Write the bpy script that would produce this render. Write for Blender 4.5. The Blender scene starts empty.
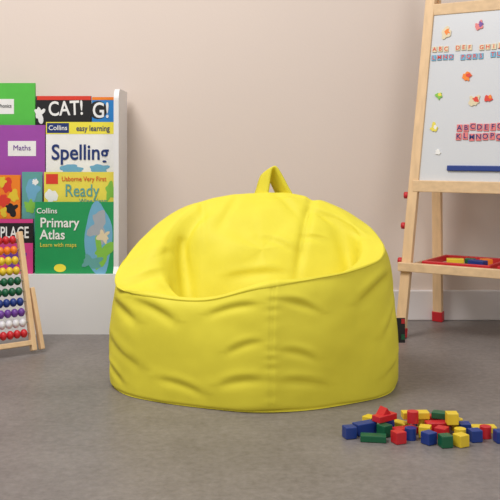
import bpy, bmesh, math, random
import numpy as np
from mathutils import Vector, Matrix, noise
scene = bpy.context.scene
scene.view_settings.view_transform = 'Standard'
random.seed(4)

def srgb(r, g, b):
    f = lambda c: ((c/255+0.055)/1.055)**2.4 if c/255 > 0.04045 else c/255/12.92
    return (f(r), f(g), f(b), 1)

# ---------------- materials ----------------
def mat(name, col, rough=0.5, var=0.04, scale=20, bump=0.0, bscale=200, sheen=0.0, spec=0.5, stretch=None):
    m = bpy.data.materials.new(name); m.use_nodes = True
    nt = m.node_tree; b = nt.nodes['Principled BSDF']
    b.inputs['Roughness'].default_value = rough
    b.inputs['Specular IOR Level'].default_value = spec
    tc = nt.nodes.new('ShaderNodeTexCoord')
    mp = nt.nodes.new('ShaderNodeMapping')
    if stretch: mp.inputs['Scale'].default_value = stretch
    nt.links.new(tc.outputs['Object'], mp.inputs['Vector'])
    n = nt.nodes.new('ShaderNodeTexNoise'); n.inputs['Scale'].default_value = scale
    n.inputs['Detail'].default_value = 6
    nt.links.new(mp.outputs[0], n.inputs['Vector'])
    mr = nt.nodes.new('ShaderNodeMapRange')
    mr.inputs['From Min'].default_value = 0.3; mr.inputs['From Max'].default_value = 0.7
    mr.inputs['To Min'].default_value = 1-var; mr.inputs['To Max'].default_value = 1+var
    nt.links.new(n.outputs['Fac'], mr.inputs['Value'])
    vm = nt.nodes.new('ShaderNodeVectorMath'); vm.operation = 'SCALE'
    vm.inputs[0].default_value = col[:3]
    nt.links.new(mr.outputs[0], vm.inputs['Scale'])
    nt.links.new(vm.outputs[0], b.inputs['Base Color'])
    if bump > 0:
        n2 = nt.nodes.new('ShaderNodeTexNoise'); n2.inputs['Scale'].default_value = bscale
        n2.inputs['Detail'].default_value = 4
        nt.links.new(tc.outputs['Object'], n2.inputs['Vector'])
        bp = nt.nodes.new('ShaderNodeBump'); bp.inputs['Strength'].default_value = bump
        bp.inputs['Distance'].default_value = 0.002
        nt.links.new(n2.outputs['Fac'], bp.inputs['Height'])
        nt.links.new(bp.outputs[0], b.inputs['Normal'])
    if sheen > 0:
        b.inputs['Sheen Weight'].default_value = sheen
        b.inputs['Sheen Roughness'].default_value = 0.4
    return m

M = {}
M['wall'] = mat('wall_paint', srgb(224,208,197), 0.9, 0.012, 1.5, 0.12, 160, spec=0.2)
M['white'] = mat('white_lacquer', srgb(230,228,228), 0.45, 0.01, 5)
M['base'] = mat('baseboard_paint', srgb(228,221,220), 0.45, 0.01, 5)
M['wood'] = mat('pine_wood', srgb(228,192,148), 0.5, 0.09, 12, 0.05, 60, stretch=(6,6,1))
M['woodh'] = mat('pine_wood_horizontal', srgb(228,194,152), 0.5, 0.09, 12, 0.05, 60, stretch=(1,6,6))
M['board'] = mat('whiteboard', srgb(210,211,214), 0.3, 0.01, 3)
M['yellow_fabric'] = mat('yellow_fabric', srgb(228,214,62), 0.6, 0.02, 25, 0.15, 900, sheen=0.0, spec=0.3)
def c(name, r, g, b, rough=0.4):
    M[name] = mat(name, srgb(r,g,b), rough, 0.03, 30); return M[name]
c('red',200,36,44); c('blue',28,56,130); c('green',18,92,58); c('yellow',228,196,50); c('purple',110,62,150)
c('orange',240,130,30); c('black',28,26,28); c('bk_green',86,190,70); c('bk_purple',158,72,165); c('bk_white',238,236,232)
c('bk_blue',40,130,200); c('bk_teal',96,160,155); c('bk_yellow',232,215,80); c('bk_navy',22,48,110); c('bk_atlas',30,150,85)
c('bk_sky',110,170,200); c('bk_pink',205,60,130); c('bk_red',220,60,40); c('paper',235,232,222,0.8); c('grey',165,170,176)
c('beadwhite',225,222,225); c('lightgreen',130,190,70); c('bk_lemon',240,225,70); c('tile_pink',225,120,120); c('tile_cream',222,206,170)
c('dark_plastic',35,40,45)

# floor: mottled vinyl / concrete
m = bpy.data.materials.new('floor_vinyl'); m.use_nodes = True
nt = m.node_tree; b = nt.nodes['Principled BSDF']
tc = nt.nodes.new('ShaderNodeTexCoord')
n1 = nt.nodes.new('ShaderNodeTexNoise'); n1.inputs['Scale'].default_value = 3.5; n1.inputs['Detail'].default_value = 12; n1.inputs['Roughness'].default_value = 0.75
n2 = nt.nodes.new('ShaderNodeTexNoise'); n2.inputs['Scale'].default_value = 70; n2.inputs['Detail'].default_value = 6; n2.inputs['Roughness'].default_value = 0.7
for n in (n1, n2): nt.links.new(tc.outputs['Object'], n.inputs['Vector'])
mx = nt.nodes.new('ShaderNodeMath'); mx.operation = 'ADD'
nt.links.new(n1.outputs['Fac'], mx.inputs[0]); nt.links.new(n2.outputs['Fac'], mx.inputs[1])
cr = nt.nodes.new('ShaderNodeValToRGB')
cr.color_ramp.elements[0].position = 0.38; cr.color_ramp.elements[0].color = srgb(108,101,98)
cr.color_ramp.elements[1].position = 0.62; cr.color_ramp.elements[1].color = srgb(138,130,126)
hf = nt.nodes.new('ShaderNodeMath'); hf.operation = 'MULTIPLY'; hf.inputs[1].default_value = 0.5
nt.links.new(mx.outputs[0], hf.inputs[0]); nt.links.new(hf.outputs[0], cr.inputs[0])
nt.links.new(cr.outputs[0], b.inputs['Base Color'])
b.inputs['Roughness'].default_value = 0.42; b.inputs['Specular IOR Level'].default_value = 0.35
bp = nt.nodes.new('ShaderNodeBump'); bp.inputs['Strength'].default_value = 0.05; bp.inputs['Distance'].default_value = 0.002
nt.links.new(n2.outputs['Fac'], bp.inputs['Height']); nt.links.new(bp.outputs[0], b.inputs['Normal'])
M['floor'] = m

# ---------------- helpers ----------------
def empty(name, loc=(0,0,0)):
    e = bpy.data.objects.new(name, None); scene.collection.objects.link(e)
    e.empty_display_size = 0.1; e.location = loc
    return e
def finish(name, me, material, parent=None, smooth=False):
    ob = bpy.data.objects.new(name, me); scene.collection.objects.link(ob)
    if material: me.materials.append(material)
    if parent: ob.parent = parent; ob.matrix_parent_inverse = Matrix.Translation(-Vector(parent.location))
    if smooth:
        for p in me.polygons: p.use_smooth = True
    return ob
def box_m(name, size, matrix, material, parent=None, bevel=0.0, seg=2):
    bm = bmesh.new(); bmesh.ops.create_cube(bm, size=1)
    bmesh.ops.scale(bm, vec=size, verts=bm.verts)
    if bevel: bmesh.ops.bevel(bm, geom=bm.edges[:], offset=bevel, segments=seg, affect='EDGES', profile=0.5)
    bmesh.ops.transform(bm, matrix=matrix, verts=bm.verts)
    me = bpy.data.meshes.new(name); bm.to_mesh(me); bm.free()
    return finish(name, me, material, parent)
def box(name, lo, hi, material, parent=None, bevel=0.0):
    lo = Vector(lo); hi = Vector(hi)
    return box_m(name, hi-lo, Matrix.Translation((lo+hi)/2), material, parent, bevel)
def frame(o, x, y, z):
    return Matrix(((x[0],y[0],z[0],o[0]),(x[1],y[1],z[1],o[1]),(x[2],y[2],z[2],o[2]),(0,0,0,1)))
def beam(name, p0, p1, xdir, w, d, material, parent, bevel=0.002):
    p0 = Vector(p0); p1 = Vector(p1); z = (p1-p0).normalized(); x = Vector(xdir)
    x = (x - z*x.dot(z)).normalized(); y = z.cross(x)
    return box_m(name, (w, d, (p1-p0).length), frame((p0+p1)/2, x, y, z), material, parent, bevel)
def cyl(name, p0, p1, r, material, parent, seg=20):
    p0 = Vector(p0); p1 = Vector(p1); z = (p1-p0).normalized()
    bm = bmesh.new(); bmesh.ops.create_cone(bm, cap_ends=True, segments=seg, radius1=r, radius2=r, depth=(p1-p0).length)
    bmesh.ops.transform(bm, matrix=Matrix.Translation((p0+p1)/2) @ z.to_track_quat('Z','Y').to_matrix().to_4x4(), verts=bm.verts)
    me = bpy.data.meshes.new(name); bm.to_mesh(me); bm.free()
    ob = finish(name, me, material, parent, True)
    return ob
def text(name, s, matrix, size, material, parent, align='CENTER', bold=0.0, sx=1.0):
    cu = bpy.data.curves.new(name, 'FONT'); cu.body = s; cu.size = size; cu.align_x = align; cu.align_y = 'CENTER'
    cu.extrude = 0.0003; cu.offset = bold; cu.resolution_u = 4
    tmp = bpy.data.objects.new(name, cu); scene.collection.objects.link(tmp)
    dg = bpy.context.evaluated_depsgraph_get(); dg.update()
    me = bpy.data.meshes.new_from_object(tmp.evaluated_get(dg))
    bpy.data.objects.remove(tmp)
    me.materials.clear()
    me.transform(matrix @ Matrix.Diagonal((sx,1,1,1)))
    return finish(name, me, material, parent)

# ---------------- room ----------------
WY = 2.915
box('floor', (-3.5,-2.5,-0.05), (3.5,WY+0.1,0), M['floor'])
box('wall_back', (-3.5,WY,0), (3.5,WY+0.1,2.7), M['wall'])
box('baseboard_back', (-3.5,WY-0.015,0), (3.5,WY,0.098), M['base'], bevel=0.004)

# ---------------- bean bag ----------------
C = np.array([0.012, 2.14])
P = np.array([.03,2.13,.315])
def foot(a):
    t = math.radians(a); cx, sx = math.cos(t), math.sin(t)
    A_ = .348; B_ = .30 if sx > 0 else .268; n = 2.1 if sx < 0 else 2.5
    r = (abs(cx/A_)**n + abs(sx/B_)**n)**(-1/n)
    poly = [(.045,-.275),(.325,-.095),(.335,.13),(.10,.30),(-.14,.30),(-.335,.12),(-.345,-.085)]
    best = None
    for k in range(len(poly)):
        x1,y1 = poly[k]; x2,y2 = poly[(k+1)%len(poly)]
        den = cx*(y2-y1)-sx*(x2-x1)
        if abs(den)<1e-9: continue
        rr = (x1*(y2-y1)-y1*(x2-x1))/den
        s_ = ((cx*rr-x1)*(x2-x1)+(sx*rr-y1)*(y2-y1))/((x2-x1)**2+(y2-y1)**2)
        if rr>0 and -1e-6<=s_<=1+1e-6: best=rr
    if best: r = .5*r+.5*best
    return np.array([C[0]+r*cx, C[1]+r*sx])
# angle: crest point, lip inner, valley, foot of back cushion, mid back cushion
D_ = {
 270:  [(.015,1.900,.258),(.020,1.940,.238),(.028,1.985,.145),(.034,2.045,.165),(.036,2.09,.240)],
 247.5:[(-.098,1.937,.226),(-.085,1.975,.206),(-.068,2.005,.120),(-.042,2.055,.150),(-.005,2.10,.240)],
 225:  [(-.212,1.985,.228),(-.165,2.025,.218),(-.115,2.05,.115),(-.085,2.08,.160),(-.03,2.11,.255)],
 202.5:[(-.298,2.05,.240),(-.225,2.075,.264),(-.142,2.09,.150),(-.108,2.11,.205),(-.050,2.12,.280)],
 180:  [(-.298,2.12,.284),(-.228,2.122,.312),(-.150,2.135,.225),(-.115,2.147,.285),(-.055,2.14,.322)],
 157.5:[(-.248,2.205,.350),(-.205,2.188,.360),(-.160,2.180,.312),(-.120,2.185,.362),(-.055,2.17,.354)],
 135:  [(-.170,2.27,.404),(-.142,2.245,.413),(-.105,2.228,.404),(-.07,2.21,.400),(-.025,2.18,.370)],
 112.5:[(-.065,2.30,.432),(-.055,2.27,.438),(-.038,2.24,.429),(-.02,2.215,.409),(.005,2.18,.372)],
 90:   [(.03,2.31,.438),(.03,2.28,.443),(.03,2.245,.433),(.03,2.215,.412),(.03,2.18,.375)],
 67.5: [(.125,2.30,.434),(.115,2.27,.440),(.10,2.24,.432),(.082,2.215,.411),(.056,2.18,.373)],
 45:   [(.216,2.265,.412),(.197,2.24,.418),(.168,2.22,.411),(.13,2.205,.397),(.08,2.175,.366)],
 22.5: [(.278,2.20,.375),(.252,2.187,.378),(.214,2.18,.355),(.17,2.175,.368),(.10,2.16,.353)],
 0:    [(.306,2.12,.337),(.272,2.12,.336),(.236,2.13,.265),(.194,2.145,.316),(.12,2.14,.330)],
 337.5:[(.296,2.035,.307),(.260,2.05,.302),(.218,2.07,.200),(.172,2.105,.246),(.11,2.125,.300)],
 315:  [(.230,1.965,.288),(.200,1.992,.276),(.168,2.022,.175),(.130,2.07,.205),(.085,2.11,.272)],
 292.5:[(.130,1.920,.274),(.118,1.958,.258),(.102,2.00,.155),(.084,2.05,.180),(.06,2.095,.250)],
}
ang = np.arange(16)*22.5
rings = []
for a in ang:
    F = foot(a); rows_ = [np.array(q,dtype=float) for q in D_[a]]; Tj = rows_[0]; zt = Tj[2]
    # extra ring: inner shoulder of the lip/arm, then steep drop into the seat
    sh_ = rows_[1]*.55+rows_[2]*.45; sh_[2] = rows_[1][2]*.84+rows_[2][2]*.16
    rows_ = [rows_[0],rows_[1],sh_,rows_[2],rows_[3],rows_[4]]
    def fs(s, z): return np.array([C[0]+(F[0]-C[0])*s, C[1]+(F[1]-C[1])*s, z])
    col = [fs(0,0), fs(.45,0), fs(.93,0.0), fs(.990,.004), fs(1.003,.020), fs(1.010,.075), fs(1.006,.13)]
    G_ = fs(1.0,0)
    q = G_*(1-.22)+Tj*.22; q[2] = .14+(zt-.14)*.40; col.append(q)
    q = G_*(1-.50)+Tj*.50; q[2] = .14+(zt-.14)*.77; col.append(q)
    q = G_*(1-.84)+Tj*.84; q[2] = .14+(zt-.14)*.965; col.append(q)
    col += rows_ ; col.append(P.copy())
    rings.append(col)
R = np.array(rings)
NRING = R.shape[1]; ICR = 10
def catmull(Pm, n, periodic):
    N = Pm.shape[0]; out = []
    total = N if periodic else N-1
    ts = np.arange(n)/n*total if periodic else np.linspace(0, total, n)
    for t in ts:
        i = int(min(math.floor(t), total-1)); f = t-i
        g = (lambda k: Pm[k % N]) if periodic else (lambda k: Pm[min(max(k,0),N-1)])
        p0,p1,p2,p3 = g(i-1),g(i),g(i+1),g(i+2)
        out.append(0.5*((2*p1)+(-p0+p2)*f+(2*p0-5*p1+4*p2-p3)*f*f+(-p0+3*p1-3*p2+p3)*f**3))
    return np.array(out)
NA, NR = 900, 380
G = catmull(R, NA, True)
G = np.transpose(catmull(np.transpose(G,(1,0,2)), NR, False),(1,0,2))
for _ in range(80):
    G = 0.5*G + 0.25*(np.roll(G,1,0)+np.roll(G,-1,0))
G[:,:,2] = np.maximum(G[:,:,2], 0.0)
dA = np.roll(G,-1,0)-np.roll(G,1,0); dR = np.gradient(G, axis=1)
Nn = np.cross(dA, dR); ln = np.linalg.norm(Nn,axis=2,keepdims=True); ln[ln<1e-9]=1; Nn = Nn/ln
TH = (np.arange(NA)/NA*360)
TT = np.linspace(0, NRING-1, NR)
def sm(x,a,b):
    t = np.clip((x-a)/(b-a),0,1); return t*t*(3-2*t)
def adist(a): return np.abs((TH-a+180)%360-180)*math.pi/180
rad = np.linalg.norm(G[:,:,:2]-C, axis=2)
disp = np.zeros((NA,NR))
SEAM=277
dC = adist(SEAM)[:,None]*np.maximum(rad,.05)
sideA = sm(TT,3.0,4.0)*(1-sm(TT,ICR+.3,ICR+1.2))
disp += sideA*0.009*np.exp(-(np.sqrt(dC**2+.006**2)/.040))
for a, w in ((SEAM,.9),(60,0.8),(125,.6)):
    d = adist(a)[:,None]*np.maximum(rad,.05)
    side = sm(TT,3.0,4.0)*(1-sm(TT,ICR+.8,ICR+1.6))
    disp -= side*w*(0.003*np.exp(-(d/.0045)**2))
    disp += side*w*0.0018*np.exp(-(d/.002)**2)
ffront = np.clip(np.cos((TH-268)/180*math.pi)*.9+.35,0,1)[:,None]
disp += ffront*(0.0045*np.exp(-((TT-ICR+.05)/.16)**2))[None,:]
disp -= ffront*(0.004*np.exp(-((TT-ICR-.55)/.25)**2))[None,:]
K=1.3
def seg_fold(p0,p1,w,dep,ridge=.5):
    global disp
    dep=dep*K
    p0=np.array(p0,float);p1=np.array(p1,float);v=p1-p0;L=(v*v).sum()
    t=np.clip(((G-p0)*v).sum(2)/L,0,1); q=p0+t[:,:,None]*v
    bow=np.sin(math.pi*t)*.006
    dz=G[:,:,2]-q[:,:,2]-bow
    dd=G-q; dd[:,:,2]-=bow; d=np.linalg.norm(dd,axis=2)
    k=np.sin(math.pi*np.clip(t,0.03,.97))**.6
    disp=disp-dep*k*np.exp(-(d/w)**2)
    d2=np.sqrt((d-w*1.5)**2)
    disp=disp+dep*ridge*k*np.exp(-(d2/w)**2)*(dz>0)*sm(dz,0,w*.8)
def poly_fold(pts,w,dep,ridge=0.0):
    global disp
    best=np.full((NA,NR),9.0)
    for a_,b_ in zip(pts[:-1],pts[1:]):
        p0=np.array(a_,float);p1=np.array(b_,float);v=p1-p0;L=(v*v).sum()
        t=np.clip(((G-p0)*v).sum(2)/L,0,1); q=p0+t[:,:,None]*v
        best=np.minimum(best,np.linalg.norm(G-q,axis=2))
    disp=disp-dep*np.exp(-(best/w)**2)
    if ridge: disp=disp+ridge*np.exp(-(best/.0025)**2)
poly_fold([(.165,2.30,.43),(.152,2.24,.42),(.138,2.19,.385),(.125,2.14,.330),(.112,2.10,.27),(.105,2.06,.20)],.012,.010,.0028)
poly_fold([(-.22,2.26,.36),(-.165,2.19,.325),(-.152,2.14,.25),(-.138,2.09,.17),(-.11,2.04,.12)],.012,.008)
poly_fold([(-.12,2.25,.42),(-.115,2.19,.38),(-.11,2.14,.315),(-.10,2.09,.23)],.009,.004)
seg_fold((.15,2.22,.40),(.28,2.13,.335),.010,.006)
seg_fold((.13,2.15,.345),(.24,2.12,.31),.009,.006)
seg_fold((.14,2.25,.43),(.02,2.25,.435),.010,.003)
seg_fold((.06,2.27,.44),(.13,2.17,.38),.011,.0035)
seg_fold((-.02,2.27,.44),(-.08,2.16,.355),.012,.0035)
seg_fold((-.06,2.10,.25),(.09,2.10,.26),.012,.004)
seg_fold((.10,2.13,.31),(.02,2.15,.34),.010,.003)
# arms
seg_fold((-.31,2.03,.235),(-.19,2.08,.27),.012,.006)
seg_fold((-.30,2.10,.26),(-.18,2.14,.31),.012,.0045)
seg_fold((-.25,2.00,.235),(-.17,2.05,.235),.010,.004)
# left outer panel
seg_fold((-.33,2.08,.20),(-.25,1.99,.165),.013,.005)
seg_fold((-.27,2.0,.215),(-.16,1.94,.175),.012,.0045)
seg_fold((.02,1.88,.225),(-.09,1.92,.195),.009,.0035)
seg_fold((.03,1.87,.15),(-.05,1.89,.12),.009,.0025)
seg_fold((.03,1.87,.07),(-.07,1.89,.05),.010,.003)
seg_fold((-.33,2.10,.11),(-.24,1.98,.065),.014,.004)
seg_fold((-.34,2.12,.05),(-.29,2.02,.025),.010,.004)
seg_fold((-.20,1.96,.05),(-.10,1.91,.03),.010,.003)
# right outer panel
seg_fold((.06,1.88,.235),(.15,1.92,.20),.009,.0035)
seg_fold((.06,1.87,.13),(.14,1.90,.105),.009,.0025)
seg_fold((.06,1.87,.065),(.17,1.92,.045),.010,.003)
seg_fold((.33,2.05,.265),(.24,1.95,.21),.014,.006)
seg_fold((.34,2.08,.19),(.29,2.0,.13),.013,.005)
seg_fold((.34,2.10,.08),(.29,2.0,.04),.013,.0045)
seg_fold((.335,2.12,.25),(.32,2.05,.15),.012,.004)
dS = adist(SEAM)[:,None]*np.maximum(rad,.05)
side = sm(TT,3.2,4.2)*(1-sm(TT,ICR-.3,ICR+.3))
ph = G[:,:,2]*2*math.pi/.024+np.sin(G[:,:,2]*55)*1.5
disp += side*0.0005*np.exp(-(dS/.015)**2)*np.sin(ph)
for i in range(NA):
    for j in range(NR):
        x,y,z = G[i,j]
        if TT[j] < 2.2: continue
        disp[i,j] += 0.0050*noise.noise((x*5+3, y*5, z*6)) + 0.0030*noise.noise((x*11,y*11,z*9+7)) + .0011*noise.noise((x*24,y*24,z*28))
fade = sm(TT,2.2,3.4)[None,:]*(1-.8*sm(TT,NRING-1.6,NRING-1))[None,:]
mid = int(NR*5/(NRING-1))
sg = 1 if Nn[0,mid,0] > 0 else -1
V = G + sg*Nn*(disp*fade)[:,:,None]
V[:,:,2] = np.maximum(V[:,:,2], 0.0005)
bag = empty('bean_bag_chair', (0.012,2.14,0))
verts = [tuple(V[i,j]) for j in range(1,NR-1) for i in range(NA)]
bc = len(verts); verts.append((C[0],C[1],0.0005)); tc_ = len(verts); verts.append(tuple(V[:,NR-2].mean(0)))
faces = []
nrr = NR-2
for j in range(nrr-1):
    for i in range(NA):
        i2 = (i+1)%NA
        faces.append((j*NA+i, j*NA+i2, (j+1)*NA+i2, (j+1)*NA+i))
for i in range(NA):
    i2=(i+1)%NA
    faces.append((bc,i2,i)); faces.append((tc_,(nrr-1)*NA+i,(nrr-1)*NA+i2))
me = bpy.data.meshes.new('cushion_body'); me.from_pydata(verts,[],faces); me.update()
finish('cushion_body', me, M['yellow_fabric'], bag, True)

# handle strap (loop of folded webbing)
pts = [(.020,.400),(.025,.425),(.032,.452),(.038,.480),(.044,.495),(.054,.496),(.067,.476),(.079,.452),(.090,.430),(.096,.400)]
pm = catmull(np.array(pts), 48, False)
bm = bmesh.new(); rows=[]
for k,(x,z) in enumerate(pm):
    t = k/47; w = .034*(1-0.35*math.sin(math.pi*t))
    r_ = []
    for s in (-1,-.5,0,.5,1):
        r_.append(bm.verts.new((x - s*w*.60, 2.30 + s*w*.8, z+0.002*(1-s*s)-.010*s*math.sin(math.pi*t))))
    rows.append(r_)
for k in range(47):
    for q in range(4): bm.faces.new((rows[k][q],rows[k][q+1],rows[k+1][q+1],rows[k+1][q]))
me = bpy.data.meshes.new('carry_handle'); bm.to_mesh(me); bm.free()
h = finish('carry_handle', me, M['yellow_fabric'], bag, True)
s = h.modifiers.new('s','SOLIDIFY'); s.thickness = 0.005; s.offset = 0

# tag
box('label_tag', (.335,2.10,.100), (.362,2.103,.158), M['black'], bag, 0.0005)
box('label_red', (.353,2.0985,.145), (.361,2.0999,.156), M['red'], bag)
box('label_green', (.353,2.0985,.108), (.361,2.0999,.120), M['green'], bag)

# ---------------- bookshelf ----------------
sh = empty('display_bookshelf', (-.7,2.78,0))
xr, xl = -.394, -1.05
def side_panel(name, x0, x1):
    prof_ = [(2.685,0),(2.885,0),(2.885,.735)]
    cx, cz, r = 2.735, .700, .035
    prof_.append((cx, .735))
    for k in range(1,9):
        a = math.pi/2 + k/8*math.pi/2; prof_.append((cx+r*math.cos(a), cz+r*math.sin(a)))
    prof_ += [(2.70,.20),(2.685,.18)]
    bm = bmesh.new()
    a = [bm.verts.new((x0,y,z)) for y,z in prof_]; b_ = [bm.verts.new((x1,y,z)) for y,z in prof_]
    bm.faces.new(a); bm.faces.new(b_[::-1]); n=len(a)
    for k in range(n): bm.faces.new((a[k],b_[k],b_[(k+1)%n],a[(k+1)%n]))
    bmesh.ops.recalc_face_normals(bm, faces=bm.faces)
    me = bpy.data.meshes.new(name); bm.to_mesh(me); bm.free(); finish(name, me, M['white'], sh)
side_panel('side_panel_right', xr-.015, xr); side_panel('side_panel_left', xl, xl+.015)
box('base_front', (xl+.015,2.685,0),(xr-.015,2.70,.178), M['white'], sh)
box('base_top', (xl+.015,2.70,.163),(xr-.015,2.87,.178), M['white'], sh)
box('back_panel', (xl+.015,2.870,0),(xr-.015,2.885,.72), M['white'], sh)
for k,(y0,zz) in enumerate(((2.732,.245),(2.777,.375),(2.820,.50))):
    box('tier_ledge_%d'%(k+1), (xl+.015,y0,zz-.008),(xr-.015,2.87,zz), M['white'], sh)

bk = empty('picture_books', (-.7,2.75,.178))
def Y(row): return {4:2.705,3:2.745,2:2.788,1:2.832}[row]
Z0 = {4:.1785,3:.2455,2:.3755,1:.5005}
def wx(px,row): return (px-250)/900*Y(row)
def wz(py,row): return .55-(py-150)/900*Y(row)
def book(row, x0, x1, ytop, material, name):
    y=Y(row); X0,X1=wx(x0,row),wx(x1,row); zt=wz(ytop,row)
    box(name+'_cover', (X0,y,Z0[row]),(X1,y+.0012,zt), material, bk)
    box(name+'_pages', (X0+.001,y+.0012,Z0[row]),(X1-.002,y+.009,zt-.002), M['paper'], bk)
    box(name+'_back_cover', (X0,y+.009,Z0[row]),(X1,y+.0102,zt), material, bk)
def patch(row, x0,x1,y0,y1, material, name, lay=1):
    y=Y(row)-.0003*lay
    box(name,(wx(x0,row),y-.0003,wz(y1,row)),(wx(x1,row),y,wz(y0,row)), material, bk)
def disc(row, cx, cy, rx, ry, material, name, lay=1, wob=0, seed=0):
    y=Y(row)-.0003*lay-.0003; bm=bmesh.new(); vs=[]
    for k in range(32):
        a=k/32*2*math.pi; rr=1+wob*noise.noise((math.cos(a)*1.5+seed,math.sin(a)*1.5,seed))*2
        vs.append(bm.verts.new((wx(cx+rx*rr*math.cos(a),row),y,wz(cy-ry*rr*math.sin(a),row))))
    bm.faces.new(vs); me=bpy.data.meshes.new(name); bm.to_mesh(me); bm.free(); finish(name,me,material,bk)
def btext(row, cx, cy, hpx, s, material, name, align='CENTER', bold=0.0, sx=1.0, rot=0.0):
    y=Y(row)-.0016
    mt=Matrix.Translation((wx(cx,row),y,wz(cy,row)))@Matrix.Rotation(math.pi/2,4,'X')@Matrix.Rotation(rot,4,'Z')
    text(name,s,mt,hpx/900*Y(row)*1.35,material,bk,align,bold,sx)
# row 1
book(1,-32,35,83,M['bk_green'],'green_book')
patch(1,-4,14,99,114,M['bk_white'],'green_label'); btext(1,5,106,4,'Phonics',M['black'],'green_title',sx=.8)
book(1,36,91,96,M['black'],'cat_book')
patch(1,37,91,96,100,M['bk_red'],'cat_stripe')
btext(1,66,109,15,'CAT!',M['bk_white'],'cat_title',bold=.001,rot=.04,sx=.78)
disc(1,40,114,5,7,M['bk_white'],'cat_art',1,.5,3)
book(1,92,117,97,M['bk_blue'],'blue_book'); patch(1,92,117,97,100,M['orange'],'blue_stripe')
disc(1,98,110,9,9,M['black'],'blue_blob',1)
btext(1,101,111,16,'G!',M['bk_white'],'blue_title',bold=.001,sx=.8)
# row 2
book(2,-30,45,125,M['bk_purple'],'purple_book')
patch(2,8,36,141,156,M['bk_white'],'purple_label'); btext(2,22,148,5.5,'Maths',M['purple'],'purple_title')
patch(2,-30,-2,160,178,M['bk_pink'],'purple_pink')
book(2,46,116,122,M['bk_white'],'spelling_book')
patch(2,46,116,122,134,M['bk_lemon'],'spelling_band')
patch(2,47,69,123,133,M['bk_navy'],'spelling_logo',2); btext(2,58,128,5,'Collins',M['bk_white'],'spelling_logo_text',bold=.0002)
btext(2,93,128.5,6,'easy learning',M['bk_navy'],'spelling_series',bold=.0002,sx=.8)
btext(2,80,153,16,'Spelling',M['bk_navy'],'spelling_title',bold=.001,sx=.88)
disc(2,70,169,11,5,M['bk_sky'],'spelling_art',1,.3,2); disc(2,100,169,10,5,M['bk_sky'],'spelling_art_b',1,.3,3)
# row 3
book(3,-30,20,175,M['orange'],'orange_book')
for k,(a,b_,r,mm) in enumerate(((8,186,6,'bk_red'),(14,196,5,'yellow'),(3,200,6,'bk_red'),(12,209,6,'black'),(4,212,4,'yellow'),(2,182,4,'yellow'))):
    disc(3,a,b_,r,r,M[mm],'orange_art_%d'%k,1+k*.3,.4,k)
book(3,22,42,172,M['bk_teal'],'teal_book')
disc(3,32,190,7,9,M['bk_sky'],'teal_art',1,.4,5); disc(3,30,206,6,6,M['lightgreen'],'teal_art_b',1.3,.4,7); disc(3,35,182,3,3,M['bk_white'],'teal_art_c',1.6,.3,8)
book(3,44,117,172,M['bk_yellow'],'reading_book')
btext(3,84,179,5,'Usborne Very First',M['bk_red'],'reading_series',sx=.85)
patch(3,46,58,174,184,M['bk_red'],'reading_logo')
btext(3,82,191,13,'Ready',M['bk_teal'],'reading_title',bold=.0002,sx=.8)
btext(3,93,201,5,'Wipe clean',M['bk_teal'],'reading_sub',sx=.9)
disc(3,52,196,6,7,M['bk_white'],'reading_art',1,.3,9); disc(3,110,192,5,8,M['lightgreen'],'reading_art_b',1,.3,10)
# row 4
book(4,-32,33,219,M['black'],'story_book')
patch(4,-32,33,219,223,M['bk_pink'],'story_band')
patch(4,-32,33,243,275,M['bk_pink'],'story_lower')
btext(4,4,233,12,'HER PLACE',M['bk_white'],'story_title',bold=.0006,sx=.62)
disc(4,14,258,12,10,M['purple'],'story_art',1.5,.4,14)
book(4,35,114,202,M['bk_atlas'],'atlas_book')
btext(4,47,211,5.5,'Collins',M['bk_white'],'atlas_logo',bold=.0002)
btext(4,40,223,10,'Primary',M['bk_white'],'atlas_title',align='LEFT',bold=.0006,sx=.92)
btext(4,40,235,10,'Atlas',M['bk_white'],'atlas_title_b',align='LEFT',bold=.0006,sx=.92)
btext(4,40,245,4.5,'Learn with maps',M['bk_yellow'],'atlas_sub',align='LEFT',sx=.9)
disc(4,98,240,14,34,M['bk_sky'],'atlas_sea',1,.12,20)
disc(4,99,226,8,14,M['grey'],'atlas_land',1.5,.6,21); disc(4,101,252,8,13,M['lightgreen'],'atlas_land_b',1.8,.6,22)
disc(4,92,262,10,7,M['bk_teal'],'atlas_land_c',2.1,.5,23); disc(4,104,236,5,6,M['tile_cream'],'atlas_land_d',2.4,.5,24)
disc(4,60,268,6,4,M['bk_lemon'],'atlas_badge',1.5)

# ---------------- abacus ----------------
ab = empty('abacus', (-.66,2.42,0))
Bf = Vector((-.584,2.430,0.008)); Tf = Vector((-.642,2.502,.322))
rd_ = Vector((-1,-.81,0)).normalized(); W = .30
beam('post_right', Bf, Tf, rd_, .014, .02, M['wood'], ab)
beam('post_left', Bf+rd_*W, Tf+rd_*W, rd_, .014, .02, M['wood'], ab)
up = (Tf-Bf).normalized()
beam('rail_bottom', Bf+up*.022, Bf+up*.022+rd_*W, up, .014, .016, M['woodh'], ab)
for k,o in enumerate((Vector((0,0,0)), rd_*(W))):
    side = -rd_*.016 if k==0 else rd_*.016
    beam('strut_%d'%(k+1), Bf+up*.17+o+side, Bf+o+side+Vector((.006,.008,0)), rd_, .012, .018, M['wood'], ab)
cols = ['red','orange','yellow','yellow','green','green','blue','purple','beadwhite','red']
def sphere_join(name, centers, r, material, parent, squash, axis):
    bm=bmesh.new()
    q=axis.to_track_quat('Z','Y').to_matrix().to_4x4()
    for cc in centers:
        bmesh.ops.create_uvsphere(bm,u_segments=16,v_segments=10,radius=1,matrix=Matrix.Translation(cc)@q@Matrix.Diagonal((r,r,r*squash,1)))
    me=bpy.data.meshes.new(name); bm.to_mesh(me); bm.free(); finish(name,me,material,parent,True)
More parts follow.
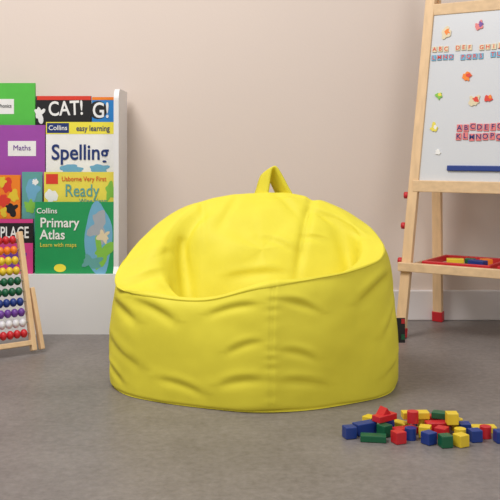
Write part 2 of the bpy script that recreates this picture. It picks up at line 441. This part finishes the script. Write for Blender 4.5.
for k in range(10):
    s_ = .306-.0285*k
    p = Bf+up*s_
    cyl('rod_%d'%(k+1), p, p+rd_*W, .0018, M['grey'], ab, 8)
    cs = [p+rd_*(.022+ .0195*i) for i in range(10)]
    sphere_join('beads_%d'%(k+1), cs, .0118, M[cols[k]], ab, .8, rd_)

# ---------------- easel ----------------
ez = empty('childrens_easel', (.7,2.6,0))
al = math.radians(33)
u = Vector((math.cos(al),-math.sin(al),0)); n = Vector((math.sin(al),math.cos(al),0)); zz = Vector((0,0,1))
F0 = Vector((.440,2.635,0)); EW=.52; HA=1.10; SP=.30; TP=.045
def ta(a,h): return a + TP*(1-2*a/EW)*h/HA
def fp(a,h): return F0+u*ta(a,h)+n*(SP/2*h/HA)+zz*h
def rp(a,h): return F0+u*ta(a,h)+n*(SP-SP/2*h/HA)+zz*h
lv = (n*(SP/2)+zz*HA).normalized()
nf = u.cross(lv)
for k,a in enumerate((0,EW)):
    beam('front_leg_%d'%(k+1), fp(a,.012), fp(a,HA), u, .030, .018, M['wood'], ez)
    beam('rear_leg_%d'%(k+1), rp(a,.03), rp(a,HA-.03)+n*.012, u, .030, .018, M['wood'], ez)
    beam('rear_foot_%d'%(k+1), rp(a,.002), rp(a,.034), u, .034, .022, M['red'], ez)
    beam('front_foot_%d'%(k+1), fp(a,.002), fp(a,.03), u, .034, .022, M['red'], ez)
beam('rail_top', fp(.015,.972), fp(EW-.015,.972), zz, .034, .016, M['woodh'], ez)
beam('rail_bottom', fp(.0,.443)+nf*.004, fp(EW,.443)+nf*.004, zz, .034, .018, M['woodh'], ez)
beam('rail_top_rear', rp(.015,.972), rp(EW-.015,.972), zz, .034, .016, M['woodh'], ez)
beam('rail_bottom_rear', rp(.015,.443), rp(EW-.015,.443), zz, .034, .016, M['woodh'], ez)
def bpnt(a,b,off=0): return F0+u*a+lv*b+nf*off
def bplate(name,a0,a1,b0,b1,off0,off1,material,bev=0):
    return box_m(name,(a1-a0,b1-b0,off1-off0),frame(bpnt((a0+a1)/2,(b0+b1)/2,(off0+off1)/2),u,lv,nf),material,ez,bev)
bm=bmesh.new(); q_=[]
for off in (-.003,.003):
    for a,b_ in ((ta(0,.46)+.013,.455),(ta(EW,.46)-.013,.455),(ta(EW,.97)-.013,.972),(ta(0,.97)+.013,.972)):
        q_.append(bm.verts.new(bpnt(a,b_,off)))
bm.faces.new(q_[:4][::-1]); bm.faces.new(q_[4:])
for k in range(4): bm.faces.new((q_[k],q_[(k+1)%4],q_[4+(k+1)%4],q_[4+k]))
me=bpy.data.meshes.new('whiteboard_panel'); bm.to_mesh(me); bm.free(); finish('whiteboard_panel',me,M['board'],ez)
bplate('marker_strip',.12,.46,.493,.509,.0031,.010,M['blue'],.002)
lr=(-n*(SP/2)+zz*HA).normalized()
box_m('chalkboard_panel',(EW-.12,.5,.006),frame((rp(EW/2,.455)+rp(EW/2,.955))/2,u,lr,u.cross(lr)),M['dark_plastic'],ez)
tc4 = ['tile_cream','tile_pink','bk_sky','tile_cream','lightgreen','bk_lemon','tile_pink','tile_cream']
def pa(px,py): return (px-(406+(330-py)*.058))*.00300
def tile(px,py,w,h_,mm,name,letter=None):
    a=pa(px,py); b_=.452+(185-py)*.00301
    bplate(name,a-w/2,a+w/2,b_-h_/2,b_+h_/2,.0031,.006,M[mm],.0005)
    if letter:
        text(name+'_letter',letter,frame(bpnt(a,b_,.0063),u,lv,nf),h_*1.0,M['bk_red'] if mm!='tile_pink' else M['bk_navy'],ez,bold=.0002)
k=0
for row,(y,x0,wd) in enumerate(((50.5,443,'ABC DEF GHIJK'),(59,442,'LMNO PQRS TUVW'))):
    for i,ch in enumerate(wd):
        k+=1
        if ch==' ': continue
        tile(x0+i*6.0,y+random.uniform(-.7,.7),.014,.017,tc4[(k*3+i*5)%8],'letter_tile_%d'%k,ch)
for row,(y,x0,wd) in enumerate(((129,468,'ABCDEFG'),(138,467,'KLMNOPQ'))):
    for i,ch in enumerate(wd):
        tile(x0+i*6.6,y+random.uniform(-.8,.8),.016,.021,tc4[(k*3+i*5)%8],'letter_tile_%d'%k,ch); k+=1
def blob(px,py,r,mm,name,seed,off=.0031):
    a=pa(px,py); b_=.452+(185-py)*.00301
    bm=bmesh.new(); o=[];i_=[]
    for q in range(28):
        t=q/28*2*math.pi; rr=r*(1+.8*noise.noise((math.cos(t)*1.4+seed*3.1,math.sin(t)*1.4,seed)))
        o.append(bm.verts.new(bpnt(a+rr*math.cos(t),b_+rr*math.sin(t),off))); i_.append(bm.verts.new(bpnt(a+rr*math.cos(t),b_+rr*math.sin(t),off+.003)))
    bm.faces.new(i_)
    for q in range(28): bm.faces.new((o[q],o[(q+1)%28],i_[(q+1)%28],i_[q]))
    me=bpy.data.meshes.new(name); bm.to_mesh(me); bm.free(); finish(name,me,M[mm],ez)
for q,(x,y,r,m1,m2) in enumerate(((455,34,.015,'tile_cream','orange'),(489,29,.012,'tile_pink','purple'),(476,79,.013,'orange','bk_red'),(447,97,.011,'lightgreen','bk_yellow'),(483,103,.015,'tile_cream','bk_red'),(497,101,.010,'bk_red','orange'),(442,129,.011,'bk_yellow','bk_white'))):
    blob(x,y,r,m1,'magnet_%d'%q,q+1); blob(x+1.5,y-1,r*.5,m2,'magnet_art_%d'%q,q+20,.0035)
blob(446,153,.008,'bk_white','magnet_white',31)
# tray
th_=.205
a0,a1=-.02,EW+.02
beam('tray_rail_front', fp(a0,th_)+nf*.016, fp(a1,th_)+nf*.016, zz, .026, .014, M['woodh'], ez)
beam('tray_rail_rear', rp(a0,th_)+n*.016, rp(a1,th_)+n*.016, zz, .022, .014, M['woodh'], ez)
fo=SP/2*th_/HA
def hplate(name,aa,ab_,d0,d1,z0,z1,mm,bev=0,rot=0):
    cpt=F0+u*((aa+ab_)/2)+n*((d0+d1)/2)+zz*((z0+z1)/2)
    mx_=frame(cpt,u,n,zz)@Matrix.Rotation(rot,4,'Z')
    box_m(name,(ab_-aa,d1-d0,z1-z0),mx_,M[mm],ez,bev)
hplate('tray_side_left',.020,.034,fo,SP-fo,th_-.011,th_+.011,'wood',.001)
hplate('tray_side_right',EW-.034,EW-.020,fo,SP-fo,th_-.011,th_+.011,'wood',.001)
hplate('tray_base',.034,EW-.034,fo+.004,SP-fo-.004,th_-.008,th_-.003,'woodh')
def rtray(name,aa,bb):
    d0,d1=fo+.025,SP-fo-.025
    hplate(name+'_floor',aa,bb,d0,d1,th_-.003,th_+.001,'tile_cream')
    hplate(name+'_front',aa,bb,d0,d0+.010,th_-.003,th_+.018,'red',.002); hplate(name+'_back',aa,bb,d1-.010,d1,th_-.003,th_+.018,'red',.002)
    hplate(name+'_left',aa,aa+.010,d0+.01,d1-.01,th_-.003,th_+.018,'red',.002); hplate(name+'_right',bb-.01,bb,d0+.01,d1-.01,th_-.003,th_+.018,'red',.002)
rtray('red_tray',.045,.25); rtray('red_tray_b',.27,.475)
hplate('sponge_yellow',.10,.15,.10,.13,th_+.001,th_+.024,'yellow',.002,.4)
hplate('sponge_blue',.175,.225,.08,.11,th_+.001,th_+.026,'blue',.002,-.2)
hplate('sponge_blue_b',.30,.36,.12,.16,th_+.001,th_+.026,'blue',.002,.5)
hplate('sponge_green',.14,.17,.15,.17,th_+.001,th_+.022,'green',.002,.1)
hplate('sponge_orange',.19,.22,.14,.17,th_+.001,th_+.024,'orange',.002,.7)
for k,(hh) in enumerate((.415,.325,.222)):
    p=fp(0,hh)-u*.015
    cyl('knob_%d'%(k+1), p, p-u*.012, .010, M['red'], ez)
    p=fp(EW,hh)+u*.015
    cyl('knob_%d'%(k+4), p, p+u*.012, .010, M['red'], ez)

# ---------------- toy blocks pile ----------------
bmb = bmesh.new(); mats=['yellow','red','blue','green']
def add_mesh(tb,mtx,mi):
    bmesh.ops.transform(tb,matrix=mtx,verts=tb.verts)
    for f in tb.faces: f.material_index=mi
    tm=bpy.data.meshes.new('t'); tb.to_mesh(tm); tb.free(); bmb.from_mesh(tm); bpy.data.meshes.remove(tm)
def add_block(x,y,z,sx_,sy_,sz_,rot,mi,tilt=0):
    mtx=Matrix.Translation((x,y,z+sz_/2))@Matrix.Rotation(rot,4,'Z')@Matrix.Rotation(tilt,4,'Y')
    tb=bmesh.new(); bmesh.ops.create_cube(tb,size=1); bmesh.ops.scale(tb,vec=(sx_,sy_,sz_),verts=tb.verts)
    bmesh.ops.bevel(tb,geom=tb.edges[:],offset=.0012,segments=2,affect='EDGES',profile=.5)
    add_mesh(tb,mtx,mi)
def add_cyl(x,y,z,r,h_,mi):
    tb=bmesh.new(); bmesh.ops.create_cone(tb,cap_ends=True,segments=28,radius1=r,radius2=r,depth=h_)
    add_mesh(tb,Matrix.Translation((x,y,z+h_/2)),mi)
def add_wedge(x,y,z,L,w,h_,rot,mi):
    tb=bmesh.new()
    p=[(-L/2,0),(L/2,0),(0,h_)]
    A=[tb.verts.new((a,-w/2,b_)) for a,b_ in p]; B=[tb.verts.new((a,w/2,b_)) for a,b_ in p]
    tb.faces.new(A); tb.faces.new(B[::-1])
    for k in range(3): tb.faces.new((A[k],B[k],B[(k+1)%3],A[(k+1)%3]))
    bmesh.ops.recalc_face_normals(tb,faces=tb.faces)
    add_mesh(tb,Matrix.Translation((x,y,z))@Matrix.Rotation(rot,4,'Z'),mi)
def corners(x,y,a,b_,r):
    cr_,sr=math.cos(r),math.sin(r)
    return [(x+cr_*p-sr*q,y+sr*p+cr_*q) for p,q in ((a/2,b_/2),(-a/2,b_/2),(-a/2,-b_/2),(a/2,-b_/2))]
def sat(A,B):
    for S in (A,B):
        for k in range(2):
            ex=(S[k+1][0]-S[k][0],S[k+1][1]-S[k][1]); ax=(-ex[1],ex[0])
            pa_=[ax[0]*p[0]+ax[1]*p[1] for p in A]; pb=[ax[0]*p[0]+ax[1]*p[1] for p in B]
            if max(pa_)<min(pb) or max(pb)<min(pa_): return False
    return True
U=.022
pl=[]
def put(x,y,s,r,mi,z=.0005,lst=None):
    cc=corners(x,y,s[0]+.001,s[1]+.001,r); lst=pl if lst is None else lst
    if any(sat(cc,o) for o in lst): return False
    lst.append(cc)
    if s=='' : return True
    if len(s)==4: add_cyl(x,y,z,s[0]/2,s[2],mi)
    else: add_block(x,y,z,s[0],s[1],s[2],r,mi)
    return True
CU=(U,U,U); LG=(U*2,U,U); PK=(U*2.2,U,U*.55); CY=(U,U,U,0)
for x,y,s,r,mi in ((.190,1.72,CU,.3,2),(.233,1.70,PK,-.15,3),(.222,1.745,LG,.5,2),(.279,1.69,CU,.4,1),(.305,1.71,CY,.1,2),(.335,1.685,CU,.6,2),
                   (.362,1.668,CU,.2,3),(.392,1.672,CU,.5,0),(.425,1.70,CU,.2,2),(.475,1.695,(U*1.3,U,U),.15,2),(.455,1.755,PK,.0,0),(.253,1.735,CU,.9,0),
                   (.365,1.70,LG,.15,3),(.398,1.705,CY,.0,0),(.30,1.745,PK,.35,1),(.45,1.72,CY,0,1)):
    put(x,y,s,r,mi)
def try_layer(z,cx,cy,rx,ry,tries,lst,maxn):
    cnt=0
    for t in range(tries):
        a=random.uniform(0,2*math.pi); q=math.sqrt(random.random())
        x=cx+rx*q*math.cos(a); y=cy+ry*q*math.sin(a); v=random.random()
        s=CU if v<.35 else (LG if v<.65 else (PK if v<.92 else CY))
        if z>.01 and s is CU and random.random()<.5: s=PK
        mi=random.choices([0,1,2,3],[.28,.17,.35,.2])[0]
        if put(x,y,s,random.uniform(-.8,.8),mi,z,lst): cnt+=1
        if cnt>=maxn: break
try_layer(0.0005,.335,1.745,.135,.062,1800,pl,26)
pl2=[]
put(.325,1.770,(U*2.4,U,U*.6),.05,0,U+.001,pl2)
try_layer(U+.001,.335,1.75,.085,.035,200,pl2,4)
add_wedge(.262,1.762,U+.001,U*1.6,U,U*1.1,.5,1)
me=bpy.data.meshes.new('toy_building_blocks'); bmb.to_mesh(me); bmb.free()
ob=bpy.data.objects.new('toy_building_blocks',me); scene.collection.objects.link(ob)
for q in mats: me.materials.append(M[q])

# ---------------- lights ----------------
def area(name,loc,target,size,energy,col):
    l=bpy.data.lights.new(name,'AREA'); l.energy=energy; l.size=size; l.color=col; l.shape='DISK'
    o=bpy.data.objects.new(name,l); scene.collection.objects.link(o); o.location=loc
    o.rotation_euler=(Vector(target)-Vector(loc)).to_track_quat('-Z','Y').to_euler()
area('softbox_top_left',(-1.0,1.35,2.6),(0.1,2.3,.2),1.1,50,(1,.985,.97))
area('softbox_front',(1.2,-.8,1.9),(0.1,2.4,.5),1.4,22,(1,.985,.97))
w=bpy.data.worlds.new('world'); scene.world=w; w.use_nodes=True
w.node_tree.nodes['Background'].inputs[0].default_value=(1,.985,.97,1)
w.node_tree.nodes['Background'].inputs[1].default_value=.53

cam=bpy.data.cameras.new('camera'); co=bpy.data.objects.new('camera',cam); scene.collection.objects.link(co)
co.location=(0,0,.55); co.rotation_euler=(math.pi/2,0,0); cam.lens=64.8; cam.sensor_width=36; cam.shift_y=-.2
cam.clip_start=.05
scene.camera=co
